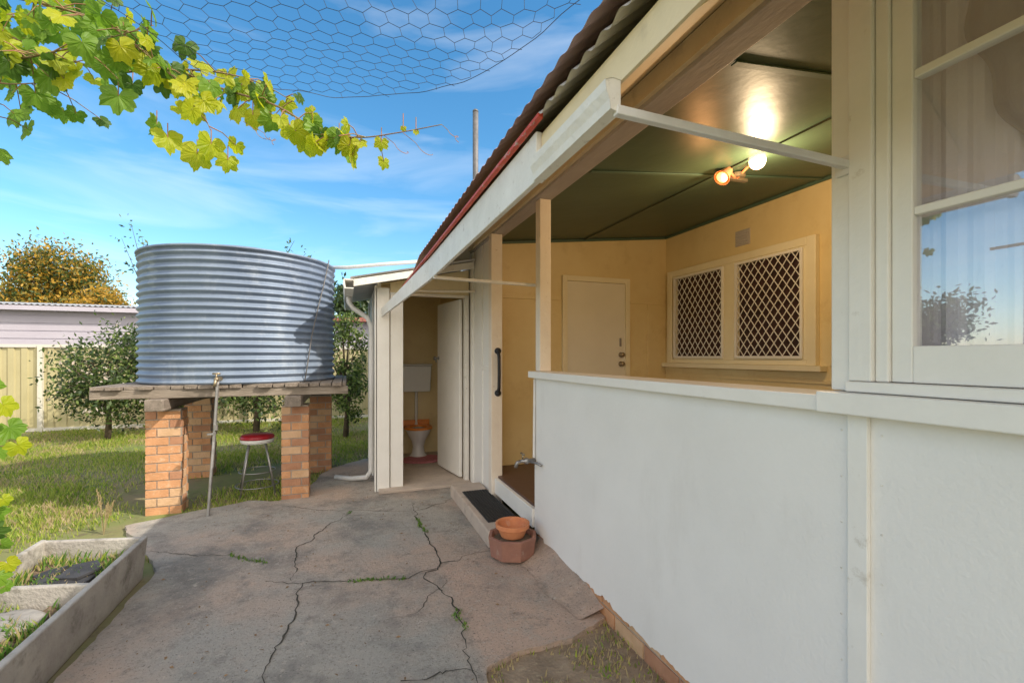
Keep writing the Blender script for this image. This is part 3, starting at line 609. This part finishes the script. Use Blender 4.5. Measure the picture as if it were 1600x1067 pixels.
# ------------------------------------------------------------ grass & weeds
SLP = J
def blades(name, pts, mats, label=None, cat=None, parent=None):
    w = MB()
    for (x, y, z, h, mi) in pts:
        a = random.uniform(0, 6.283); wd = .003+.0025*random.random(); dx, dy = math.cos(a)*wd, math.sin(a)*wd
        b_ = random.uniform(0, 6.283); ln = h*random.uniform(.1, .7); tx, ty = math.cos(b_)*ln, math.sin(b_)*ln
        w.face([(x-dx, y-dy, z), (x+dx, y+dy, z), (x+tx*.4+dx*.7, y+ty*.4+dy*.7, z+h*.6), (x+tx, y+ty, z+h)], mi)
    return tag(w.build(name, mats, parent), label, cat, kind='stuff')
pts = []
while len(pts) < 80000:
    y = 3.6+7.3*random.random()**1.25; x = random.uniform(-8.5, .6)
    if x < -.75*y-.6: continue
    if inpoly(x, y, SLP) or (-1.9 < x < -1.15 and y < 3.75) or (x > .25 and y < 6.6): continue
    q = noise.noise(Vector((x*.9, y*.9, 2)))
    if y < 6.6 and x > -2.6: q -= .2
    if random.random() > .68+q*1.4: continue
    dry = noise.noise(Vector((x*1.6, y*1.6, 9)))
    mi = random.choice((0, 0, 1, 1, 1, 2)) if dry < .15 else random.choice((0, 1, 2, 2))
    pts.append((x, y, 0, random.uniform(.02, .065)*(1.2 if q > .2 else .9), mi))
blades('lawn_grass', pts, ['gr1', 'gr2', 'gr3'], 'patchy green lawn grass around the tank stand and along the fence', 'grass')
pts = []
for _ in range(5200):
    x = random.uniform(.5, 1.29); y = random.uniform(.5, 2.1)
    if inpoly(x, y, SLP): continue
    if random.random() > .5+1.2*noise.noise(Vector((x*5, y*5, 0))): continue
    pts.append((x, y, .004, random.uniform(.008, .035), random.choice((2, 2, 2, 2, 1, 0))))
blades('dry_grass', pts, ['gr1', 'gr2', 'gr3'], 'dry straw coloured grass at the foot of the brick plinth', 'grass')
pts = []
for P in CR[:5]:
    for p in P:
        if noise.noise(p*2.2+Vector((4, 1, 0))) > .3:
            for _ in range(9): pts.append((p.x+random.gauss(0, .01), p.y+random.gauss(0, .01), .032, random.uniform(.008, .025), random.choice((0, 0, 1))))
blades('crack_weeds', pts, ['gr4', 'gr1'], 'small green weeds growing in the cracks of the concrete path', 'weeds')
pts = []
for _ in range(4200):
    x = random.uniform(X0+.06, X1-.06); y = random.uniform(Ya+.06, Yb-.06)
    if noise.noise(Vector((x*6, y*6, 4))) < -.1: continue
    pts.append((x, SK(x, y), .15, random.uniform(.02, .08), random.choice((0, 0, 1, 2))))
blades('trough_weeds', pts, ['gr4', 'gr2', 'gr3'], 'green weeds growing in the soil of the trough', 'weeds')
w = MB()
for _ in range(420):
    x = random.uniform(-1.1, 1.25); y = 1.2+4.4*random.random()
    if not inpoly(x, y, SLP): continue
    if noise.noise(Vector((x*2, y*2, 8))) < -.05 and random.random() < .7: continue
    a = random.uniform(0, 6.28); s_ = random.uniform(.003, .009); c_, d_ = math.cos(a)*s_, math.sin(a)*s_
    w.face([(x-c_*1.6, y-d_*1.6, .035), (x-d_*.7, y+c_*.7, .037+s_*.3), (x+c_*1.6, y+d_*1.6, .036), (x+d_*.7, y-c_*.7, .035)])
tag(w.build('leaf_litter', 'litter'), 'small dry leaf fragments scattered over the concrete path', 'leaves', kind='stuff')
q = G(162, 835); w = MB()
for k in range(7):
    a = random.uniform(0, 6.28); l = random.uniform(.2, .4); e = q+Vector((math.cos(a)*.06, math.sin(a)*.06, l)); w.tube([q, q.lerp(e, .5)+Vector((0, 0, .03)), e], .002, 4)
    for j in range(12): pz = q.lerp(e, .6+.4*j/12); w.obox(pz+Vector((random.uniform(-.006, .006), random.uniform(-.006, .006), 0)), (.005, .005, .018), (random.random()*.6, random.random()*.6, 0))
tag(w.build('tall_weed', 'gr3'), 'tall dry seed head weed beside the path left of the stand pipe', 'weed')
# ------------------------------------------------------------ foliage things
def leaves(mb, cs, n, spread, size, nm, flat=1, wts=None):
    for _ in range(n):
        cc = random.choice(cs); sp_ = spread
        p = cc+Vector((random.gauss(0, sp_), random.gauss(0, sp_), random.gauss(0, sp_*flat)))
        if p.z < .02: continue
        a = Vector((random.gauss(0, 1), random.gauss(0, 1), random.gauss(0, 1))).normalized(); b_ = a.orthogonal().normalized()
        b_ = (Matrix.Rotation(random.uniform(0, 6.28), 3, a)@b_); sz = size*random.uniform(.6, 1.3); l = a*sz; q = b_*sz*.42
        mi = random.choices(range(nm), wts)[0] if wts else random.randrange(nm)
        mb.face([p-l, p+q, p+l, p-q], mi)
def tree(name, label, cat, base, h, rx, rz, ncl, nl, ls, mats, wts=None, trunk=.08, group=None, cz=None, spread=.22, extra=()):
    base = Vector(base); t = thing(name, label, cat, base, group)
    cz = cz if cz is not None else h-rz; cen = base+Vector((0, 0, cz)); w = MB()
    w.tube([base, base+Vector((.05*h*.3, 0, cz*.5)), cen], [trunk, trunk*.75, trunk*.4], 8); cs = []
    for k in range(ncl):
        while True:
            v = Vector((random.uniform(-1, 1), random.uniform(-1, 1), random.uniform(-1, 1)))
            if .25 < v.length < 1: break
        p = cen+Vector((v.x*rx, v.y*rx, v.z*rz)); cs.append(p)
        st_ = base.lerp(cen, random.uniform(.35, 1)); w.tube([st_, st_.lerp(p, .5)+Vector((0, 0, .05*h*.2)), p], [trunk*.35, trunk*.2, trunk*.07], 5, cap=False)
    for (a, b_) in extra:
        w.tube([a, a.lerp(b_, .5)+Vector((.03, 0, 0)), b_], [trunk*.25, trunk*.15, trunk*.05], 5, cap=False)
    w.build('trunk', 'bark', t, smooth=True)
    c = MB(); leaves(c, cs, nl, rx*spread, ls, len(mats), 1, wts)
    for (a, b_) in extra: leaves(c, [a.lerp(b_, .6), a.lerp(b_, .8), b_], 26, .07, ls, len(mats), 1, wts)
    c.build('crown', mats, t); return t
SH = ['sh_dark', 'sh_mid', 'sh_lite', 'sh_pale']
def gp(px, d): p = at(px, 557, d); p.z = 0; return p
q = gp(168, 7.6); 
tree('citrus_shrub', 'dark green leafy shrub with pale blossom left of the tank', 'shrub', q, 2.2, .62, .95, 40, 7000, .038, SH, (4, 4, 2, .6), .05, cz=1.1)
q = gp(235, 8.1)
tree('slender_tree', 'sparse twiggy tree rising above the left side of the tank', 'tree', q, 2.6, .4, .9, 16, 1500, .04, SH, (4, 4, 2, .3), .05, cz=1.4, extra=((Vector((q.x, q.y, 2.1)), at(205, 350, 8.1)), (Vector((q.x, q.y, 2.1)), at(190, 372, 8.1)), (Vector((q.x, q.y, 2.1)), at(222, 372, 8.1))))
q = gp(400, 8.4); tree('broad_shrub', 'green shrub seen through the legs of the tank stand', 'shrub', q, 2.9, .95, 1.2, 40, 6500, .042, SH, (3, 5, 4, .2), .06, cz=1.25, extra=((Vector((q.x, q.y, 2.4)), at(460, 376, 8.4)), (Vector((q.x, q.y, 2.4)), at(478, 396, 8.4))))
q = gp(540, 7.9); tree('leafy_shrub', 'light green shrub between the tank and the outhouse', 'shrub', q, 2.4, .38, 1.0, 28, 4200, .038, SH, (1, 5, 6, .2), .05, cz=1.15)
q = gp(300, 9.2); tree('low_shrub', 'low shrub against the fence behind the left brick piers', 'shrub', q, 1.2, .6, .5, 20, 1800, .05, SH, (4, 4, 2, .2), .04, cz=.6)
AU = ['au_org', 'au_dk', 'sh_mid', 'sh_dark']
q = gp(88, 27); tree('autumn_tree', 'tallest bushy tree turning orange beyond the fence and shed', 'tree', q, 8.2, 2.4, 2.2, 46, 15000, .12, AU, (4, 4, 4, 1), .25, cz=5.3, spread=.2)
q = gp(20, 30); tree('autumn_tree', 'low leafy orange brown tree at the far left beyond the shed', 'tree', q, 6.6, 2.4, 1.6, 36, 10000, .13, AU, (6, 3, 1, .2), .25, cz=4.1, spread=.2)
q = gp(165, 26); tree('autumn_tree', 'smaller orange tree just left of the tank beyond the shed', 'tree', q, 5.8, 1.6, 1.2, 26, 6000, .12, AU, (6, 3, 1, .2), .2, cz=3.9, spread=.2)
q = gp(548, 24); tree('distant_tree', 'dark tree far behind between the tank and the outhouse', 'tree', q, 6.2, 1.2, .9, 22, 2200, .14, ['sh_dark', 'sh_mid'], (3, 2), .2, cz=4.2)
# ------------------------------------------------------------ fence, sheds
def fence(name, label, p, q, h, nxp):
    t = thing(name, label, 'fence', p); p = Vector(p); q = Vector(q); d = (q-p); L_ = d.length; d.normalize(); n_ = Vector((-d.y, d.x, 0))
    w = MB(); x = 0; pr = [(0, 0), (.03, 0), (.045, .022), (.12, .022), (.135, 0), (.19, 0)]; pv = None
    while x < L_:
        for a, b_ in pr[:-1]:
            c = p+d*(x+a)+n_*b_
            cc = (c+Vector((0, 0, .06)), c+Vector((0, 0, h-.03)))
            if pv: w.face([pv[0], cc[0], cc[1], pv[1]])
            pv = cc
        x += .19
    w.build('panel', 'fence', t)
    MB().bar(p+Vector((0, 0, h)), q+Vector((0, 0, h)), .04, .05).build('rail', 'fencepost', t); MB().bar(p+Vector((0, 0, .04)), q+Vector((0, 0, .04)), .04, .06).build('rail', 'fencepost', t)
    for k in range(nxp+1):
        c = p.lerp(q, k/nxp); MB().box(c.x-.035, c.x+.035, c.y-.04, c.y+.04, 0, h+.02).build('fence_post', 'fencepost', t)
fence('steel_fence', 'tan ribbed steel fence across the back of the yard', (-10.15, 11, 0), (6.6, 11, 0), 1.6, 7)
fence('steel_fence', 'tan ribbed steel side fence mirrored in the window pane', (-10.2, -8, 0), (-10.2, 10.9, 0), 1.6, 8)
sd = thing('garden_shed', 'long grey mauve shed with pale corrugated roof beyond the fence', 'shed', (-8, 14, 0))
w = MB(); w.box(-15, -.6, 13, 17, 0, 2.5)
for k in range(14): w.box(-15, -.58, 12.985, 12.999, .1+k*.17, .245+k*.17)
w.build('wall', 'shed', sd)
r = MB(); pv = None
for i in range(int(14.8/.012)):
    x = -15.2+i*.012*1.0; zz = .014*math.sin(2*math.pi*x/.1); c = ((x, 12.75, 2.52+zz), (x, 15, 2.75+zz))
    if pv: r.face([pv[0], c[0], c[1], pv[1]])
    pv = c
r.face([(-15.2, 15, 2.75), (-.4, 15, 2.75), (-.4, 17.2, 2.5), (-15.2, 17.2, 2.5)]); r.build('roof', 'shedroof', sd)
r = MB(); r.box(-15.2, -.4, 12.76, 12.78, 2.40, 2.5); r.build('fascia', 'shed', sd)
sd = thing('neighbour_shed', 'white shed with red roof behind the shrub right of the tank', 'shed', (1.5, 15, 0))
MB().box(-.3, 4, 13.5, 17, 0, 2.35).build('wall', 'shed', sd); MB().prismY([(-.5, 2.36), (4.2, 2.36), (4.2, 2.42), (1.8, 2.55), (-.5, 2.42)], 13.2, 17.2).build('roof', 'redroof', sd)
q = Vector((-22, 13, 0)); tree('garden_tree', 'bushy tree mirrored in the lower window pane', 'tree', q, 4.6, 1.6, 1.6, 26, 2600, .14, ['sh_dark', 'sh_mid'], (3, 2), .12, cz=2.8)
w = MB(); w.tube([(-20, 9, 0), (-20, 9, 6)], [.12, .09], 10); w.obox((-20, 9, 5.4), (.1, 2, .1)); tag(w.build('utility_pole', 'bark'), 'timber utility pole with crossarm mirrored in the window pane', 'pole')
# ------------------------------------------------------------ vine
LO = [(0, 1), (6, .9), (11, .9), (17, .80), (25, .70), (32, .78), (40, .85), (50, .95), (57, .85), (65, .86), (74, .76), (84, .68), (93, .75), (104, .80), (115, .83), (126, .72), (138, .72), (150, .62), (162, .48), (172, .2)]
def leaf(mb, o, down, nrm, sz, mi):
    d = down.normalized(); n_ = (nrm-d*nrm.dot(d)).normalized(); sd_ = d.cross(n_)
    cur = random.uniform(.1, .5); fold = random.uniform(0, .35); k = len(mb.v); mb.v.append(tuple(o))
    ring = [(a, r) for a, r in LO]+[(-a, r) for a, r in LO[:0:-1]]
    for (a, r) in ring:
        r2 = r*sz*random.uniform(.93, 1.07); x = math.sin(R(a))*r2; y = math.cos(R(a))*r2
        z = -cur*(r2*r2)/sz+fold*abs(x)*.7+random.uniform(-.04, .04)*sz
        mid = o+sd_*x*.5+d*y*.5+n_*(z*.3+sz*.03*math.sin(a)); mb.v.append(tuple(mid)); mb.v.append(tuple(o+sd_*x+d*y+n_*z))
    n = len(ring)
    for i in range(n):
        j = (i+1) % n
        if i == len(LO)-1: continue
        mb.f.append((k, k+1+2*i, k+1+2*j)); mb.f.append((k+1+2*i, k+2+2*i, k+2+2*j, k+1+2*j)); mb.m += [mi, mi]
def curveP(pts, n=10):
    o = []
    for i in range(len(pts)-1):
        p0 = pts[max(i-1, 0)]; p1 = pts[i]; p2 = pts[i+1]; p3 = pts[min(i+2, len(pts)-1)]
        for k in range(n):
            t = k/n; o.append(.5*((2*p1)+(p2-p0)*t+(2*p0-5*p1+4*p2-p3)*t*t+(3*p1-p0-3*p2+p3)*t**3))
    o.append(pts[-1]); return o
vine = thing('grape_vine', 'sunlit grape vine trailing in from the upper left under the wire netting', 'vine', at(-60, 60, 1.9))
ST = MB(); LV = MB()
def petleaf(p, off, sz, mi, dn=None):
    e = p+off; ST.tube([p, p.lerp(e, .5)+Vector((0, 0, .01)), e], [.0022, .0018, .0014], 5, mi=1, cap=False)
    toC = (Vector((0, 0, 1.4))-e).normalized()
    nrm = (toC*random.uniform(.3, .9)+Vector((random.gauss(0, .45), random.gauss(0, .45), random.gauss(0, .45)))).normalized()
    down = dn or Vector((random.gauss(0, .45), random.gauss(0, .45), -random.uniform(.5, 1.2)))
    leaf(LV, e, down, nrm, sz, mi)
br = [([(-80, 20, 2.0), (60, 75, 1.9), (170, 112, 1.8), (260, 108, 1.75), (350, 140, 1.7), (430, 165, 1.65), (500, 205, 1.62), (560, 215, 1.6), (620, 208, 1.6), (690, 195, 1.6)], .006, 76),
      ([(-60, -20, 1.7), (80, 10, 1.65), (170, 40, 1.6), (240, 95, 1.6), (300, 150, 1.6), (330, 205, 1.6)], .005, 46),
      ([(-60, 60, 1.5), (20, 90, 1.5), (90, 80, 1.5), (170, 60, 1.55), (240, 40, 1.6)], .005, 42),
      ([(-60, 0, 1.9), (40, 30, 1.9), (130, 20, 1.8), (200, 35, 1.8)], .006, 64),
      ([(-60, 110, 1.8), (0, 130, 1.75), (60, 130, 1.7), (110, 125, 1.7)], .004, 26),
      ([(250, 108, 1.75), (330, 112, 1.7), (400, 128, 1.68), (460, 160, 1.66)], .004, 20),
      ([(-60, 100, 1.6), (-20, 130, 1.6), (-12, 180, 1.6), (-25, 230, 1.6)], .004, 6)]
for pix, rr, nl in br:
    P = curveP([at(*p) for p in pix]); n = len(P); ST.tube(P, [rr*(1-.75*i/n) for i in range(n)], 6)
    for _ in range(nl):
        i = int(random.random()**1.1*(n-1)); p = P[i]; tfr = i/n
        px = 800+F*((p.x*K-p.y*S)/(p.x*S+p.y*K))
        if px > 600: continue
        sz = random.uniform(.036, .070)*(1-.25*tfr)
        off = Vector((random.gauss(0, .05), random.gauss(0, .05), random.uniform(-.07, .035)))
        r_ = random.random(); mi = (2 if r_ < .24+.32*(px > 280) else (1 if r_ < .82 else 0))
        petleaf(p, off, sz, mi)
for (px, py, d, sz, mi) in ((308, 240, 1.62, .062, 2), (356, 250, 1.62, .045, 2), (330, 225, 1.6, .06, 2), (462, 205, 1.62, .055, 2), (488, 190, 1.6, .045, 1), (530, 215, 1.6, .058, 1), (545, 228, 1.6, .045, 2), (596, 222, 1.6, .032, 2), (262, 215, 1.6, .06, 2), (245, 195, 1.62, .05, 1), (185, 150, 1.6, .07, 1), (395, 180, 1.65, .05, 2), (415, 150, 1.65, .05, 1), (650, 206, 1.6, .014, 2), (630, 200, 1.6, .014, 2)):
    e = at(px, py, d); ST.tube([e+Vector((0, 0, .05)), e], .0018, 5, mi=1, cap=False)
    toC = (Vector((0, 0, 1.4))-e).normalized(); leaf(LV, e, Vector((random.gauss(0, .3), random.gauss(0, .2), -1)), (toC+Vector((random.gauss(0, .3), random.gauss(0, .3), random.gauss(0, .25)))), sz, mi)
ST.build('stem', ['stem', 'tendril'], vine, smooth=True); LV.build('foliage', ['lf_dark', 'lf_mid', 'lf_yel'], vine)
def tendril(px, py, d, sc, turns=2.5):
    o = at(px, py, d); P = []
    for k in range(40):
        t = k/39; a = turns*6.28*t**2; P.append(o+Vector((sc*t*.8+.012*math.cos(a)*t, .01*math.sin(a), -sc*.55*t+.014*math.sin(a)*t)))
    MB().tube(P, .0011, 4, cap=False).build('tendril', 'tendril', vine)
for a in ((690, 195, 1.6, .08), (630, 208, 1.6, .12), (600, 212, 1.6, .1), (500, 205, 1.62, .1), (400, 200, 1.6, .08), (420, 175, 1.65, .1), (480, 190, 1.62, .07), (380, 190, 1.6, .1)): tendril(*a, turns=random.uniform(1, 3.5))
vs = thing('vine_shoot', 'grape vine shoot hanging at the left edge above the trough', 'vine', at(-60, 600, 1.9))
ST = MB(); LV = MB()
P = curveP([at(*p) for p in [(-60, 560, 1.7), (-25, 640, 1.7), (-20, 740, 1.7), (-15, 850, 1.72), (-20, 950, 1.75)]]); ST.tube(P, .003, 6)
for (px, py, sz, mi) in ((5, 632, .05, 2), (15, 668, .055, 1), (28, 695, .045, 2), (-5, 700, .05, 1), (5, 780, .03, 2), (-10, 800, .05, 1), (2, 850, .035, 1), (12, 880, .04, 2), (-5, 900, .05, 1), (8, 915, .03, 1), (-20, 600, .05, 1), (-15, 830, .05, 0), (-20, 680, .06, 0)):
    e = at(px, py, random.uniform(1.6, 1.8)); near = min(P, key=lambda p: (p-e).length); ST.tube([near, e], .0016, 5, mi=1, cap=False)
    toC = (Vector((0, 0, 1.4))-e).normalized(); leaf(LV, e, Vector((.5, .2, -1)), (toC+Vector((random.gauss(0, .4), random.gauss(0, .4), random.gauss(0, .4)))), sz, mi)
ST.build('stem', ['stem', 'tendril'], vs, smooth=True); LV.build('foliage', ['lf_dark', 'lf_mid', 'lf_yel'], vs)
# ------------------------------------------------------------ wire netting
NP = [(-2.2, .0), (-1.35, 1.1), (-1.12, 1.35), (-1.12, 1.62), (-1.0, 1.74), (-.85, 1.81), (-.68, 1.83), (-.45, 1.78), (-.2, 1.66), (.0, 1.5), (.2, 1.3), (.45, 1.05), (.6, .0)]
def nz(u, d): return 2.385+.10*(u+.45)**2+.07*max(0, d-1.45)**1+.035*noise.noise(Vector((u*2, d*2, 0)))+.02*math.sin(u*5+d*3)
def W3(u, d): return Vector((u*K+d*S, -u*S+d*K, nz(u, d)))
net = MB(); hw = .032; stp = .054; wr = .0009
rows = int(2.2/stp)+2; cols = int(3.2/(2*hw))+2
def seg(p, q):
    m = ((p[0]+q[0])/2, (p[1]+q[1])/2)
    if inpoly(m[0], m[1], NP): net.tube([W3(*p), W3(*q)], wr, 3, cap=False)
jit = lambda x, y: (x+.012*noise.noise(Vector((x*14, y*14, 1)))+.03*noise.noise(Vector((x*2, y*2, 7))), y+.012*noise.noise(Vector((x*14, y*14, 5)))+.06*noise.noise(Vector((x*2, y*2, 3))))
for r_ in range(rows):
    for c_ in range(cols):
        ox = -2.3+c_*2*hw+(hw if r_ % 2 else 0); oy = -.1+r_*stp
        A = jit(ox-hw, oy); B = jit(ox, oy+.02); C_ = jit(ox+hw, oy); D = jit(ox, oy+stp)
        seg(A, B); seg(B, C_); seg(B, D)
ed = curveP([W3(*p) for p in NP[1:-1]], 8); net.tube([p+Vector((0, 0, .01*noise.noise(p*9))) for p in ed], .0012, 5, cap=False)
tag(net.build('wire_netting', 'wire'), 'hexagonal chicken wire netting sagging overhead against the blue sky', 'netting')
# ------------------------------------------------------------ light
el, az = R(40), R(128)
sd_ = Vector((math.sin(az)*math.cos(el), math.cos(az)*math.cos(el), math.sin(el)))
sun = bpy.data.lights.new('sun', 'SUN'); sun.energy = 4.8; sun.angle = R(.5); sun.color = (1, .91, .77)
so = bpy.data.objects.new('sun', sun); COL.objects.link(so); so.rotation_euler = sd_.to_track_quat('Z', 'Y').to_euler(); so.location = (5, -5, 10)
wd = bpy.data.worlds.new('World'); scene.world = wd; wd.use_nodes = True; nt = wd.node_tree; N = nt.nodes; L = nt.links
bg = N['Background']; sky = N.new('ShaderNodeTexSky'); sky.sky_type = 'NISHITA'; sky.sun_disc = False; sky.sun_elevation = el; sky.sun_rotation = az
sky.air_density = 1.0; sky.dust_density = .4; sky.ozone_density = 1.8; sky.altitude = 0
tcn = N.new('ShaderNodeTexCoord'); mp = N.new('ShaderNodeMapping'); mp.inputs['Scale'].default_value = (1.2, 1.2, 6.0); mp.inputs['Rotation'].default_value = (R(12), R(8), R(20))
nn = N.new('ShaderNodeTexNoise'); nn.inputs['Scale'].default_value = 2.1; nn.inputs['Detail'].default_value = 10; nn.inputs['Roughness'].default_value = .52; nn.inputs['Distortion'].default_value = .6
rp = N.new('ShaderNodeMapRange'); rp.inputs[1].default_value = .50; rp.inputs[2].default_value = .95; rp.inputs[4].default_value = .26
sx = N.new('ShaderNodeSeparateXYZ'); hz = N.new('ShaderNodeMapRange'); hz.interpolation_type = 'SMOOTHSTEP'; hz.inputs[1].default_value = .10; hz.inputs[2].default_value = -.45; hz.inputs[3].default_value = 0; hz.inputs[4].default_value = .9  # hz: white haze added to the unseen sky behind the camera to brighten shade
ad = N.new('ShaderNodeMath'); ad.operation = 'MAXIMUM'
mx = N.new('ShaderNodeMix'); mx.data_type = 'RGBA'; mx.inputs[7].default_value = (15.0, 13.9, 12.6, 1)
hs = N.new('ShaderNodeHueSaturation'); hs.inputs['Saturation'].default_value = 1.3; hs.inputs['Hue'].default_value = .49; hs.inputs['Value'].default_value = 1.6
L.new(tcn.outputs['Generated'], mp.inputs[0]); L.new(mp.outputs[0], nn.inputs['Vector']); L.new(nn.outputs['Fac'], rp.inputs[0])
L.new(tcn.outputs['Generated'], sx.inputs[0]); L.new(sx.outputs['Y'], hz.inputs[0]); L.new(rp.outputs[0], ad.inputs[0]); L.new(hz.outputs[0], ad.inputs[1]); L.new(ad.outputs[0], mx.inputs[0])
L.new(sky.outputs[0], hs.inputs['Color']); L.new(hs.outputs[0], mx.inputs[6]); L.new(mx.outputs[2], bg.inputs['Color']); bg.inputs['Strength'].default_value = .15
# ------------------------------------------------------------ camera
cam = bpy.data.cameras.new('camera'); co = bpy.data.objects.new('camera', cam); COL.objects.link(co)
co.location = (0, 0, H); co.rotation_euler = (R(90), 0, -TH); cam.lens = 36*F/1600; cam.sensor_width = 36; cam.shift_y = 23.5/1600; cam.clip_start = .03; cam.clip_end = 600
scene.camera = co
scene.view_settings.view_transform = 'Standard'; scene.view_settings.look = 'None'; scene.view_settings.exposure = 0
